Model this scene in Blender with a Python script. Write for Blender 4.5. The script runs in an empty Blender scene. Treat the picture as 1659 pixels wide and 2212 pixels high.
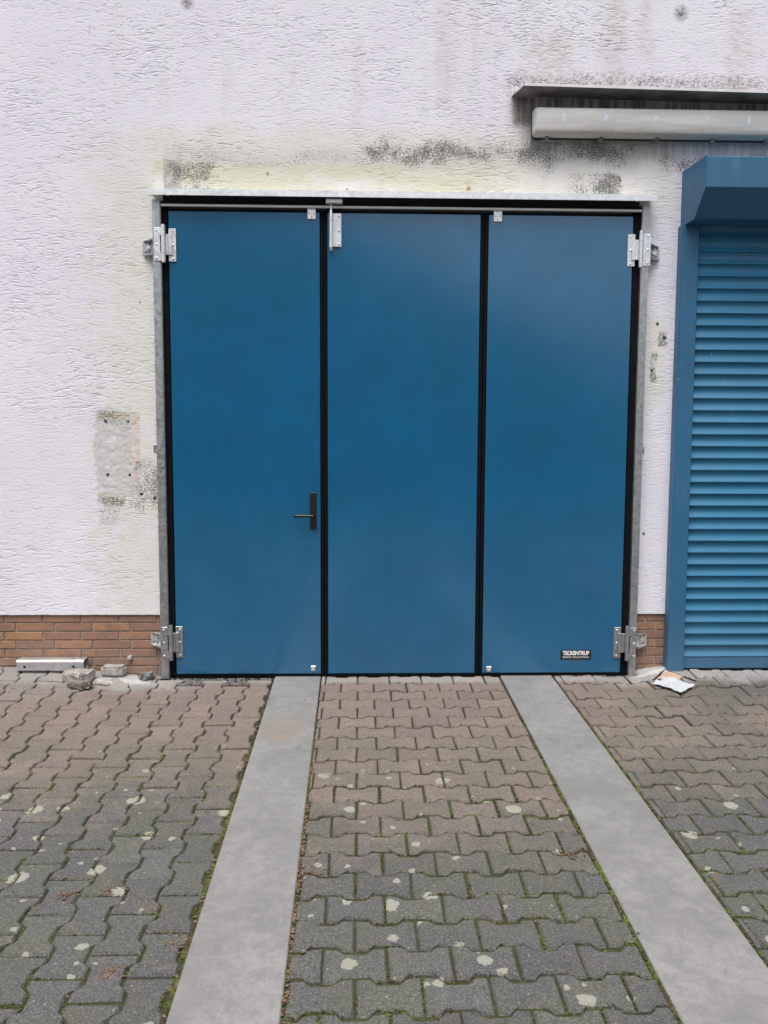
import bpy, bmesh, math, random
import numpy as np
from mathutils import Vector, Matrix
random.seed(7)
SC = bpy.context.scene
COL = SC.collection

# ---------------------------------------------------------------- camera
CAM = np.array([-0.259, -5.150, 1.512]); PITCH, YAW, ROLL = -0.0888, 0.0294, 0.0042
FPX, PW, PH = 1800.0, 1659.0, 2212.0
cd = bpy.data.cameras.new('camera'); cam = bpy.data.objects.new('camera', cd); COL.objects.link(cam)
fw = Vector((math.sin(YAW)*math.cos(PITCH), math.cos(YAW)*math.cos(PITCH), math.sin(PITCH)))
rt = Vector((math.cos(YAW), -math.sin(YAW), 0)); up = rt.cross(fw)
rt2 = rt*math.cos(ROLL)+up*math.sin(ROLL); up2 = -rt*math.sin(ROLL)+up*math.cos(ROLL)
mw = Matrix((rt2, up2, -fw)).transposed().to_4x4(); mw.translation = Vector(CAM)
cam.matrix_world = mw
cd.sensor_fit = 'VERTICAL'; cd.sensor_height = 36.0; cd.lens = 36.0*FPX/PH
cd.clip_start = 0.05; cd.clip_end = 500.0
SC.camera = cam
# ---------------------------------------------------------------- sky, sun, exposure
SUN_EL, SUN_AZ = math.radians(66), math.radians(200)     # overcast, brightest part of the sky behind the camera
w = bpy.data.worlds.new('World'); SC.world = w; w.use_nodes = True
nt = w.node_tree; nt.nodes.clear()
sky = nt.nodes.new('ShaderNodeTexSky'); sky.sky_type = 'NISHITA'; sky.sun_disc = False
sky.sun_elevation = SUN_EL; sky.sun_rotation = SUN_AZ; sky.dust_density = 6.0; sky.air_density = 1.0; sky.ozone_density = 1.0
hs = nt.nodes.new('ShaderNodeHueSaturation'); hs.inputs['Saturation'].default_value = 0.46
bg = nt.nodes.new('ShaderNodeBackground'); bg.inputs['Strength'].default_value = 0.108
wo = nt.nodes.new('ShaderNodeOutputWorld')
nt.links.new(sky.outputs[0], hs.inputs['Color']); nt.links.new(hs.outputs[0], bg.inputs['Color']); nt.links.new(bg.outputs[0], wo.inputs['Surface'])
sd = bpy.data.lights.new('sun', 'SUN'); sd.energy = 1.3; sd.angle = math.radians(45); sd.color = (1.0, 0.985, 0.96)
sun = bpy.data.objects.new('sun', sd); COL.objects.link(sun)
sdir = Vector((math.sin(SUN_AZ)*math.cos(SUN_EL), math.cos(SUN_AZ)*math.cos(SUN_EL), math.sin(SUN_EL)))
sun.rotation_euler = sdir.to_track_quat('Z', 'Y').to_euler(); sun.location = (0, 0, 20)
vs = SC.view_settings; vs.view_transform = 'Standard'; vs.look = 'None'; vs.gamma = 1.0; vs.use_curve_mapping = False
vs.exposure = 0.66
SC.cycles.max_bounces = 4; SC.cycles.diffuse_bounces = 2; SC.cycles.use_adaptive_sampling = True; SC.cycles.adaptive_threshold = 0.015; SC.cycles.glossy_bounces = 2; SC.cycles.transmission_bounces = 2

# ---------------------------------------------------------------- helpers: node expressions
class NT:
    def __init__(s, name):
        s.m = bpy.data.materials.new(name); s.m.use_nodes = True; s.t = s.m.node_tree; s.t.nodes.clear()
        s.out = s.t.nodes.new('ShaderNodeOutputMaterial')
        s.b = s.t.nodes.new('ShaderNodeBsdfPrincipled'); s.t.links.new(s.b.outputs[0], s.out.inputs[0])
    def put(s, sock, v):
        if isinstance(v, X): v = v.s
        if isinstance(v, bpy.types.NodeSocket): s.t.links.new(v, sock)
        elif isinstance(v, (tuple, list)) and len(v) == 3 and sock.type == 'RGBA': sock.default_value = (*v, 1)
        else: sock.default_value = v
    def set(s, **k):
        for n, v in k.items(): s.put(s.b.inputs[n.replace('_', ' ')], v)
        return s
    def math(s, op, *a, clamp=False):
        n = s.t.nodes.new('ShaderNodeMath'); n.operation = op; n.use_clamp = clamp
        for i, v in enumerate(a): s.put(n.inputs[i], v)
        return X(s, n.outputs[0])
    def sm(s, v, a, b):
        n = s.t.nodes.new('ShaderNodeMapRange'); n.interpolation_type = 'SMOOTHSTEP'
        s.put(n.inputs['Value'], v); n.inputs['From Min'].default_value = a; n.inputs['From Max'].default_value = b
        return X(s, n.outputs[0])
    def pos(s):
        g = s.t.nodes.new('ShaderNodeNewGeometry'); return X(s, g.outputs['Position'])
    def objc(s):
        g = s.t.nodes.new('ShaderNodeTexCoord'); return X(s, g.outputs['Object'])
    def rnd(s):
        g = s.t.nodes.new('ShaderNodeObjectInfo'); return X(s, g.outputs['Random'])
    def xyz(s, v):
        n = s.t.nodes.new('ShaderNodeSeparateXYZ'); s.put(n.inputs[0], v); return [X(s, o) for o in n.outputs]
    def vec(s, x, y, z):
        n = s.t.nodes.new('ShaderNodeCombineXYZ')
        for i, v in enumerate((x, y, z)): s.put(n.inputs[i], v)
        return X(s, n.outputs[0])
    def noise(s, v, scale, detail=2, rough=.5, dist=0, col=False):
        n = s.t.nodes.new('ShaderNodeTexNoise'); s.put(n.inputs['Vector'], v)
        n.inputs['Scale'].default_value = scale; n.inputs['Detail'].default_value = detail
        n.inputs['Roughness'].default_value = rough; n.inputs['Distortion'].default_value = dist
        return X(s, n.outputs['Color' if col else 'Fac'])
    def voro(s, v, scale, rand=1, feature='F1', out='Distance'):
        n = s.t.nodes.new('ShaderNodeTexVoronoi'); n.feature = feature; s.put(n.inputs['Vector'], v)
        n.inputs['Scale'].default_value = scale; n.inputs['Randomness'].default_value = rand
        return X(s, n.outputs[out])
    def voro2(s, v, scale):
        n = s.t.nodes.new('ShaderNodeTexVoronoi'); s.put(n.inputs['Vector'], v); n.inputs['Scale'].default_value = scale
        return X(s, n.outputs['Distance']), s.xyz(n.outputs['Color'])
    def mix(s, f, a, b, mode='MIX'):
        n = s.t.nodes.new('ShaderNodeMix'); n.data_type = 'RGBA'; n.blend_type = mode
        s.put(n.inputs[0], f); s.put(n.inputs[6], a); s.put(n.inputs[7], b)
        return X(s, n.outputs[2])
    def bump(s, h, strength, dist, prev=None):
        n = s.t.nodes.new('ShaderNodeBump'); s.put(n.inputs['Height'], h)
        n.inputs['Strength'].default_value = strength; n.inputs['Distance'].default_value = dist
        if prev is not None: s.put(n.inputs['Normal'], prev)
        return X(s, n.outputs[0])
class X:
    def __init__(s, n, sock): s.n, s.s = n, sock
    def __add__(s, o): return s.n.math('ADD', s, o)
    __radd__ = __add__
    def __sub__(s, o): return s.n.math('SUBTRACT', s, o)
    def __rsub__(s, o): return s.n.math('SUBTRACT', o, s)
    def __mul__(s, o): return s.n.math('MULTIPLY', s, o)
    __rmul__ = __mul__
    def clamp(s): return s.n.math('ADD', s, 0.0, clamp=True)
    def max(s, o): return s.n.math('MAXIMUM', s, o)
    def min(s, o): return s.n.math('MINIMUM', s, o)
    def abs(s): return s.n.math('ABSOLUTE', s)

def simple(name, col, rough=.5, metal=0.0, var=.12, scale=30, bump=0.0, bscale=200):
    n = NT(name); p = n.objc()
    c = n.mix(n.sm(n.noise(p, scale, 3), .3, .7), tuple(max(0, v*(1-var)) for v in col), tuple(v*(1+var) for v in col))
    n.set(Base_Color=c, Roughness=rough, Metallic=metal)
    if bump: n.set(Normal=n.bump(n.noise(p, bscale, 2), bump, .002))
    return n.m

# ---------------------------------------------------------------- materials
M = {}
def mat_plaster():
    n = NT('white_scratched_render'); p = n.pos(); x, y, z = n.xyz(p)
    flat = n.vec(x, 0.0, z)
    wob = n.noise(flat, 3.0, 3, .6) - .5
    wob2 = n.noise(n.vec(x+7.3, 0.0, z), 9.0, 3, .6) - .5
    def box(x0, x1, z0, z1, soft=.05, warp=.1):
        xx = x + wob2*warp*2; zz = z + wob*warp*2
        a = n.sm(xx, x0-soft, x0+soft)*(1-n.sm(xx, x1-soft, x1+soft))
        return a*n.sm(zz, z0-soft, z0+soft)*(1-n.sm(zz, z1-soft, z1+soft))
    nb = n.bump(n.noise(flat, 240, 2, .6), .35, .0022)
    base = n.mix(n.sm(n.noise(flat, 1.3, 4, .6), .3, .7), (.735, .715, .790), (.790, .772, .840))
    streak = n.sm(n.noise(n.vec(x*5, 0.0, z*.7), 1.0, 4, .65), .56, .74)
    base = n.mix(streak*.35*n.sm(z, 1.8, 3.8), base, (.50, .50, .44))
    # warm, dirtier render round the door
    warm = box(-1.86, -1.40, .3, 3.25, .22, .5).max(box(-1.6, 1.65, 2.9, 3.36, .08, .12)).max(box(1.5, 1.66, 1.7, 2.3, .04, .1)*.8)
    base = n.mix(warm*.75, base, (.70, .69, .635))
    base = n.mix(warm*n.sm(n.noise(n.vec(x*9, 2.0, z*14), 1.0, 4, .7), .52, .68)*.35, base, (.53, .53, .40))
    mild = box(-1.50, 1.30, 2.95, 3.165, .02, .015)
    yel = mild*n.sm(n.noise(n.vec(x*2.2, 5.0, z*6), 1.0, 4, .6), .32, .62)*(1-n.sm(x, .3, .95))
    base = n.mix(yel*.60, base, (.56, .565, .36))
    # streaks running up from the lamp canopy
    up_ = box(.78, 1.02, 3.6, 3.95, .06, .12).max(box(1.22, 1.34, 3.6, 4.3, .04, .08)).max(box(1.42, 1.5, 3.8, 4.2, .04, .1)).max(box(.2, .32, 3.45, 4.2, .03, .1)*.5).max(box(-.31, -.24, 3.3, 3.9, .03, .05)*.5).max(box(1.95, 2.12, 3.6, 4.1, .05, .1)*.8)
    base = n.mix(up_*(.12+.36*n.sm(n.noise(n.vec(x*16, 0.0, z*60), 1.0, 3), .42, .62)), base, (.42, .41, .31))
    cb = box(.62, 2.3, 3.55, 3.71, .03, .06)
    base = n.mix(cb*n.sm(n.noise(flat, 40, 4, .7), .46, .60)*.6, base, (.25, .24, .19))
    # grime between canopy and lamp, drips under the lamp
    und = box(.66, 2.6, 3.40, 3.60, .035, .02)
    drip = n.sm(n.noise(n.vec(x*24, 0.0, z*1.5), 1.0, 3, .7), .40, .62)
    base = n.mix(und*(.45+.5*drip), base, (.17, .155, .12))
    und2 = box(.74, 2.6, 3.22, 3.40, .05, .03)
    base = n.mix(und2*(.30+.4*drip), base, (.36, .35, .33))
    # grey soot bands and the ghost of a sign
    base = n.mix(box(-1.45, 1.45, 3.14, 3.25, .04, .05)*.35, base, (.50, .49, .46))
    pat = box(-1.445, -1.338, 2.95, 3.165, .006, .006)
    base = n.mix(pat*(.45+.5*n.sm(n.noise(flat, 22, 4, .7), .42, .6)), base, (.36, .35, .345))
    sign = box(-1.893, -1.655, 1.14, 1.645, .014, .045)
    base = n.mix(sign*(.30+.40*n.sm(n.noise(n.vec(x*12, 0.0, z*26), 1.0, 4, .7), .40, .62)), base, (.44, .44, .43))
    rust = box(-1.655, -1.618, 1.2, 1.655, .006, .01).max(box(-1.86, -1.7, 1.615, 1.66, .01, .02)*.7)
    base = n.mix(rust*(.25+.4*n.sm(n.noise(flat, 30, 2), .45, .6)), base, (.60, .40, .30))
    gl = box(-1.89, -1.72, 1.075, 1.16, .012, .02).max(box(-1.56, -1.46, 1.06, 1.2, .02, .03)).max(box(-1.88, -1.62, 1.63, 1.67, .01, .01))
    base = n.mix(gl*(.12+.38*n.sm(n.noise(flat, 28, 3), .4, .6)), base, (.44, .42, .24))
    # black mould speckle: fine clustered dots
    sp = n.noise(n.vec(x*80, 0.0, z*150), 1.0, 3, .7)
    clus = n.noise(flat, 7.5, 3, .6)
    zone = (box(-.25, 1.0, 3.16, 3.31, .07, .16)*.9).max(box(-1.3, -.2, 3.15, 3.23, .06, .12)*.55).max((box(.75, 1.45, 3.18, 3.32, .07, .12)*.95)) \
        .max(box(1.56, 2.3, 3.12, 3.25, .07, .08)*.85).max((box(.95, 1.345, 2.98, 3.135, .02, .05)*n.sm(x, .85, 1.25)*1.0)).max((box(-1.42, -1.12, 2.98, 3.18, .07, .10)*.80)) \
        .max(box(-1.89, -1.66, 1.58, 1.69, .05, .07)*.62).max(box(-1.9, -1.70, 1.07, 1.15, .03, .05)*.8).max(box(-1.9, -1.72, .96, 1.08, .03, .03)*.5) \
        .max(box(-1.68, -1.44, 1.05, 1.36, .05, .10)*.72).max(box(1.6, 1.66, 2.08, 2.18, .012, .03)*1.1).max(box(1.55, 1.6, 1.86, 2.04, .012, .03)*.8).max(box(.6, 2.2, 3.6, 3.7, .03, .05)*.55)
    den = zone*(.55+.65*n.sm(clus, .34, .60))
    base = n.mix(n.sm(den, .1, .9)*n.sm(n.noise(flat, 26, 4, .7), .36, .62)*.26, base, (.34, .335, .31))
    dots = n.sm(sp + den*.225, .655, .71)*n.sm(den, .05, .3)
    base = n.mix(dots*.78, base, (.085, .082, .072))
    # larger round marks: drilled holes and old fixings
    def dot(cx, cz, r, soft=.4):
        dx = x-cx+wob2*.01; dz = (z-cz+wob*.01)*.9
        return 1-n.sm(n.math('SQRT', dx*dx+dz*dz), r*(1-soft), r*(1+soft))
    d = None
    for a in ((-1.822, 1.275, .010), (-1.687, 1.275, .008), (-1.828, 1.606, .009), (-1.69, 1.605, .008), (-1.617, 1.154, .009), (-1.535, 1.13, .011), (1.639, 2.14, .012), (1.593, 2.225, .010), (1.567, 1.94, .008), (1.548, .911, .008), (-1.60, 2.33, .005), (-.36, 2.99, .005)):
        e = dot(*a); d = e if d is None else d.max(e)
    base = n.mix(d*.92, base, (.03, .028, .025))
    s1 = dot(-1.284, 4.075, .030, .7).max(dot(1.675, 4.07, .034, .8))
    base = n.mix(s1*(.4+.5*n.sm(n.noise(flat, 40, 2), .4, .6)), base, (.12, .12, .09))
    rs = dot(-.82, 3.10, .009, .7).max(dot(.402, 3.028, .012, .7)).max(dot(-.337, 3.015, .006, .7))
    base = n.mix(rs*.8, base, (.28, .12, .05))
    n.set(Base_Color=base, Roughness=.9, Normal=nb); n.b.inputs['Specular IOR Level'].default_value = .2
    return n.m
M['plaster'] = mat_plaster()

def mat_brick():
    n = NT('brown_clinker'); r = n.rnd(); o = n.objc(); ox, oy, oz = n.xyz(o)
    v = n.vec(ox+r*37, oy, oz)
    c = n.mix(n.sm(r, 0, 1), (.330, .178, .108), (.270, .152, .112))
    c = n.mix(n.sm(n.noise(n.vec(r*91, 0.0, 0.0), 3), .52, .66), c, (.385, .205, .102))
    c = n.mix(n.sm(n.noise(v, 14, 4, .65), .42, .66)*.65, c, (.175, .112, .088))
    c = n.mix(n.sm(n.noise(v, 120, 2), .55, .72)*.35, c, (.40, .27, .19))
    x, y, z = n.xyz(n.pos())
    c = n.mix((1-n.sm(z, .05, .22))*n.sm(n.noise(n.pos(), 12, 3), .3, .6)*.5, c, (.27, .225, .19))
    n.set(Base_Color=c, Roughness=.7, Normal=n.bump(n.noise(v, 90, 3, .7), .3, .002))
    return n.m
M['brick'] = mat_brick()
M['mortar'] = simple('pale_mortar', (.33, .285, .245), .95, 0, .2, 25, .4, 150)

def lichen_layer(n, P, base, amount):
    # pale crusty patches with irregular outlines
    px, py, pz = n.xyz(P)
    w1 = n.noise(P, 30, 2) - .5; w2 = n.noise(n.vec(px+5.0, py, pz), 70, 2) - .5
    W = n.vec(px + w1*.032 + w2*.014, py + w1*.028 - w2*.014, 0.0)
    d, cr = n.voro2(W, 7.4)
    big = (1-n.sm(d - (cr[0]-.40)*.46, .0, .03))*n.sm(cr[0], .40, .41)
    d2, c2 = n.voro2(W, 17.0)
    small = (1-n.sm(d2 - (c2[0]-.74)*1.0, .0, .05))*n.sm(c2[0], .74, .75)
    m = big.max(small)*amount
    lc = n.mix(n.noise(P, 160, 2), (.25, .25, .20), (.47, .47, .385))
    return n.mix(m*.82, base, lc), m

def mat_paver():
    n = NT('weathered_concrete_paver'); P = n.pos(); x, y, z = n.xyz(P); r = n.rnd()
    PP = n.vec(x + r*3.7, y + r*1.9, z)
    g = n.mix(r, (.098, .098, .095), (.132, .131, .127))
    br = n.mix(n.sm(n.noise(n.vec(r*53, 1.0, 0.0), 4), .35, .65), (.245, .192, .160), (.200, .162, .139))
    big = n.noise(n.vec(x, y, 0.0), 1.6, 3, .6) - .5
    # brick dust trodden in near the door; grey weathered surface farther out
    xs_ = (1-n.sm((x-.05).abs(), .55, 1.0))*.42 - n.sm(x, .9, 1.6)*.15 + .12
    f = n.sm(y + xs_ + big*.9 + (r-.5)*.16 + (n.noise(PP, 11, 4, .65)-.5)*1.3, -1.85, -.95)
    f2 = f*(1 - n.sm(x, 1.25, 2.1)*n.sm(big, -.12, .1)*.8)
    c = n.mix(f2, g, br)
    spotbr = n.sm(n.noise(PP, 9.0, 4, .65), .56, .68)
    c = n.mix(spotbr*.75*(1-f), c, (.175, .118, .102))
    c = n.mix(n.sm(n.noise(PP, 34, 4, .7), .40, .68)*.55, c, n.mix(f2, (.068, .068, .071), (.155, .124, .107)))
    grn = n.sm(n.noise(n.vec(x+3.0, y, 0.0), 3.4, 5, .7), .40, .60)*n.sm(y*-1 + n.sm(x, .9, 1.4)*1.0, .7, 1.2)
    c = n.mix(grn*.5, c, (.118, .128, .082))
    # cement dust along the foot of the wall
    dn = n.noise(P, 5, 4, .65) - .5
    dl = (1-n.sm(x + dn*.5, -1.52, -1.12))*n.sm(y + dn*.35 - n.sm(x*-1, 1.95, 2.3)*.05, -.30, -.12)
    dr = n.sm(x + dn*.4, 1.25, 1.55)*n.sm(y + dn*.32, -.26, -.10)
    dm = n.sm(y + dn*.10, -.12, -.05)*.75
    c = n.mix(dl.max(dr).max(dm)*.85, c, n.mix(n.noise(P, 45, 3), (.32, .314, .305), (.44, .432, .42)))
    ll = (1-n.sm(x + dn*.4, -2.2, -1.75))*n.sm(y + dn*.3, -.55, -.25)
    c = n.mix(ll*.5, c, (.26, .26, .246))
    gr_ = n.noise(PP, 135, 4, .9)
    c = n.mix((1-n.sm(gr_, .32, .50))*.85, c, n.mix(f2, (.030, .030, .031), (.095, .075, .063)))
    c = n.mix(n.sm(gr_, .52, .68)*.85, c, n.mix(f2, (.300, .298, .29), (.40, .335, .285)))
    # aggregate: pale and dark grains
    ag, agc = n.voro2(PP, 135)
    c = n.mix((1-n.sm(ag, .12, .34))*n.sm(agc[0], .55, .9)*.9, c, n.mix(f2, (.31, .27, .266), (.33, .28, .24)))
    c = n.mix((1-n.sm(ag, .12, .40))*n.sm(agc[1], .55, .9)*.75, c, n.mix(f2, (.030, .030, .030), (.095, .075, .062)))
    wp, wc = n.voro2(PP, 46)
    c = n.mix((1-n.sm(wp, .10, .17))*n.sm(wc[0], .93, .935)*.85, c, (.45, .44, .42))
    tone = n.noise(n.vec(r*71, 2.0, 0.0), 5, 1)
    c = n.mix(n.sm(tone, .35, .70)*.30, c, n.mix(f2, (.060, .060, .060), (.130, .104, .090)))
    c, lm = lichen_layer(n, P, c, n.sm(y*-1 + big*1.0, .85, 1.5)*n.sm(n.noise(n.vec(x, y, 4.0), 1.7, 2), .18, .30))
    nb = n.bump(n.noise(PP, 110, 4, .8), .95, .0055)
    n.set(Base_Color=c, Roughness=.82, Normal=nb)
    n.b.inputs['Specular IOR Level'].default_value = .35
    return n.m
M['paver'] = mat_paver()

def mat_bed():
    n = NT('joint_soil'); P = n.pos(); x, y, z = n.xyz(P)
    c = n.mix(n.sm(n.noise(P, 30, 4, .7), .35, .65), (.012, .010, .008), (.040, .032, .025))
    mo = n.sm(n.noise(P, 5, 4, .65) - y*.10, .42, .60)*n.sm(y*-1, .35, 1.1)
    c = n.mix(mo*.6, c, n.mix(n.noise(P, 90, 2), (.025, .038, .008), (.085, .105, .020)))
    c = n.mix(n.sm(y, -.9, -.4)*.6, c, n.mix(n.noise(P, 60, 3), (.014, .010, .008), (.036, .026, .020)))
    n.set(Base_Color=c, Roughness=.95, Normal=n.bump(n.noise(P, 130, 4, .7), .8, .006))
    return n.m
M['bed'] = mat_bed()

def mat_concrete():
    n = NT('smooth_cast_concrete'); P = n.pos(); x, y, z = n.xyz(P)
    a = n.noise(P, 3.0, 5, .65); b = n.noise(n.vec(x*1.0, y*1.0, 9.0), 16, 5, .7, .6)
    c = n.mix(n.sm(a, .3, .7), (.196, .193, .186), (.275, .271, .263))
    c = n.mix(n.sm(b, .40, .64)*.6, c, (.175, .174, .172))
    c = n.mix(n.sm(n.noise(P, 170, 4, .85), .50, .68)*.55, c, (.125, .121, .114))
    c = n.mix(n.sm(n.noise(P, 38, 4, .7, 1.0), .56, .72)*.45, c, (.325, .322, .315))
    c = n.mix(n.sm(n.noise(n.vec(x*6, y*60, 0.0), 1.0, 3), .62, .72)*.12, c, (.34, .34, .33))
    dx = x + .66 + (a-.5)*.3; dy = (y + .86 + (b-.5)*.3)*.65
    st = 1 - n.sm(n.math('SQRT', dx*dx + dy*dy), .05, .17)
    c = n.mix(st*n.sm(n.noise(P, 14, 4), .3, .6)*.75, c, (.265, .205, .155))
    p, pc = n.voro2(P, 9)
    c = n.mix((1-n.sm(p, .05, .085))*n.sm(pc[0], .72, .73)*.8, c, (.04, .04, .04))
    n.set(Base_Color=c, Roughness=.62, Normal=n.bump(n.noise(P, 60, 5, .7), .14, .003))
    n.b.inputs['Specular IOR Level'].default_value = .4
    return n.m
M['concrete'] = mat_concrete()

def mat_paint(name, col, rough=.34, wear=0.0, coat=0.0):
    n = NT(name); P = n.pos(); x, y, z = n.xyz(P)
    c = n.mix(n.sm(n.noise(P, 2.2, 4, .6), .35, .65), tuple(v*.93 for v in col), tuple(v*1.06 for v in col))
    c = n.mix((1-n.sm(z + (n.noise(n.vec(x*6, 0.0, z), 1.0, 3)-.5)*.3, .03, .26))*n.sm(n.noise(P, 70, 3, .7), .40, .70)*.07, c, (.20, .18, .16))
    c = n.mix(n.rnd()*.12, c, (.10, .20, .27)) if wear else c
    if wear:
        c = n.mix(n.sm(n.noise(n.vec(x*8, y, z*2), 1.0, 5, .7), .55, .8)*wear, c, (.20, .27, .32))
        c = n.mix((1-n.sm(z, .05, .55))*wear*.8, c, (.14, .21, .27))
        p, pc = n.voro2(n.vec(x*1.0, 0.0, z*.45), 14)
        c = n.mix((1-n.sm(p, .03, .06))*n.sm(pc[0], .86, .87)*.7, c, (.5, .55, .58))
    nb = n.bump(n.noise(P, 1.7, 2, .5), .16, .016)
    nb = n.bump(n.noise(P, 600, 2, .5), .06, .0008, nb)
    n.set(Base_Color=c, Roughness=n.math('ADD', rough, (n.noise(P, 12, 3)-.5)*.08), Normal=nb)
    n.b.inputs['Specular IOR Level'].default_value = .5; n.b.inputs['Coat Weight'].default_value = coat; n.b.inputs['Coat IOR'].default_value = 1.66; n.b.inputs['Coat Roughness'].default_value = .14; n.put(n.b.inputs['Coat Normal'], nb)
    return n.m
M['door_blue'] = mat_paint('blue_powder_coat', (.0035, .104, .226), .24, 0.0, .85)
M['shutter_blue'] = mat_paint('weathered_blue_aluminium', (.015, .148, .280), .42, .22)
M['rail_blue'] = mat_paint('dull_blue_aluminium', (.022, .118, .235), .48, .26)

def mat_zinc(name, a, b, rough):
    n = NT(name); P = n.pos()
    v = n.xyz(n.voro(P, 60, out='Color'))[0]
    c = n.mix(v, a, b)
    c = n.mix(n.sm(n.noise(P, 9, 5, .7), .50, .72)*.35, c, (.48, .50, .52))
    n.set(Base_Color=c, Metallic=.92, Roughness=n.math('ADD', rough, v*.12), Normal=n.bump(n.noise(P, 40, 3), .06, .002))
    return n.m
M['zinc'] = mat_zinc('galvanised_steel', (.40, .42, .43), (.52, .535, .545), .38)
M['zinc_bright_lit'] = mat_zinc('bright_lit_zinc_steel', (.82, .845, .86), (.90, .915, .925), .34)  # bright fittings; on the upper hinges also painted sky reflection
M['alu'] = mat_zinc('white_aluminium_trim', (.64, .65, .66), (.74, .75, .76), .42)
M['rubber'] = simple('black_rubber', (.005, .005, .006), .75, 0, .3, 20)
M['rubber'].node_tree.nodes['Principled BSDF'].inputs['Specular IOR Level'].default_value = .12
M['black'] = simple('black_plastic', (.008, .008, .009), .42, 0, .2, 30)
M['dark'] = simple('dark_interior', (.006, .006, .006), .9)  # near-black colour in place of shade inside gaps and hollows
M['steel_dark'] = simple('grey_threshold_steel', (.14, .14, .14), .5, .4, .3, 40, .2)
M['white_trim'] = simple('white_painted_trim', (.70, .70, .69), .5, 0, .06, 12)
M['ink'] = simple('white_print', (.80, .80, .80), .6, 0, .02)
M['lampgrey'] = None
def mat_lamp():
    n = NT('dusty_ribbed_diffuser'); P = n.pos(); x, y, z = n.xyz(P)
    c = n.mix(n.sm(n.noise(n.vec(x*2, 0.0, z*14), 1.0, 4, .6), .3, .7), (.49, .485, .47), (.60, .595, .585))
    c = n.mix((1-n.sm(z + (n.noise(P, 18, 3)-.5)*.05, 3.325, 3.372))*.55, c, (.30, .28, .23))
    rib = n.math('SINE', z*900.0)
    n.set(Base_Color=c, Roughness=.42, Normal=n.bump(rib, .25, .0015))
    return n.m
M['lampgrey'] = mat_lamp()
M['lens'] = simple('pale_led_highlight', (.60, .68, .76), .35, 0, .1, 60)  # LED highlights put into colour
M['sheet_grey'] = simple('dark_grey_sheet_metal', (.17, .163, .15), .6, 0, .3, 9)  # even dark grey for the canopy sheet and lamp clips
M['stone_pink'] = simple('pale_pinkish_stone', (.32, .29, .275), .9, 0, .3, 30, .6, 90)
M['stone_brown'] = simple('brown_stone', (.185, .155, .130), .95, 0, .4, 25, .8, 90)
M['stone_grey'] = simple('pale_grey_stone', (.33, .31, .285), .9, 0, .22, 26, .5, 110)
M['cement'] = simple('raw_cement', (.40, .392, .38), .95, 0, .18, 14, .8, 60)
M['sheet'] = simple('pale_plastic_film', (.50, .525, .54), .35, 0, .08, 20)
M['board'] = simple('beige_broken_board', (.47, .34, .245), .8, 0, .2, 40, .5, 60)
def mat_moss():
    n = NT('moss'); P = n.pos()
    c = n.mix(n.sm(n.noise(P, 22, 3, .6), .35, .65), (.026, .038, .009), (.125, .155, .022))
    c = n.mix(n.sm(n.noise(P, 9, 3, .6), .46, .60)*.8, c, (.070, .048, .026))
    n.set(Base_Color=c, Roughness=.95, Normal=n.bump(n.noise(P, 500, 2), .8, .003)); return n.m
M['moss'] = mat_moss()
def mat_litter():
    n = NT('dry_leaf_crumbs'); r = n.noise(n.pos(), 90, 2)
    n.set(Base_Color=n.mix(n.sm(r, .35, .65), (.055, .030, .018), (.24, .15, .095)), Roughness=.85); return n.m
M['litter'] = mat_litter()
M['gravel'] = simple('grey_grit', (.16, .155, .15), .9, 0, .4, 60)

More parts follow.
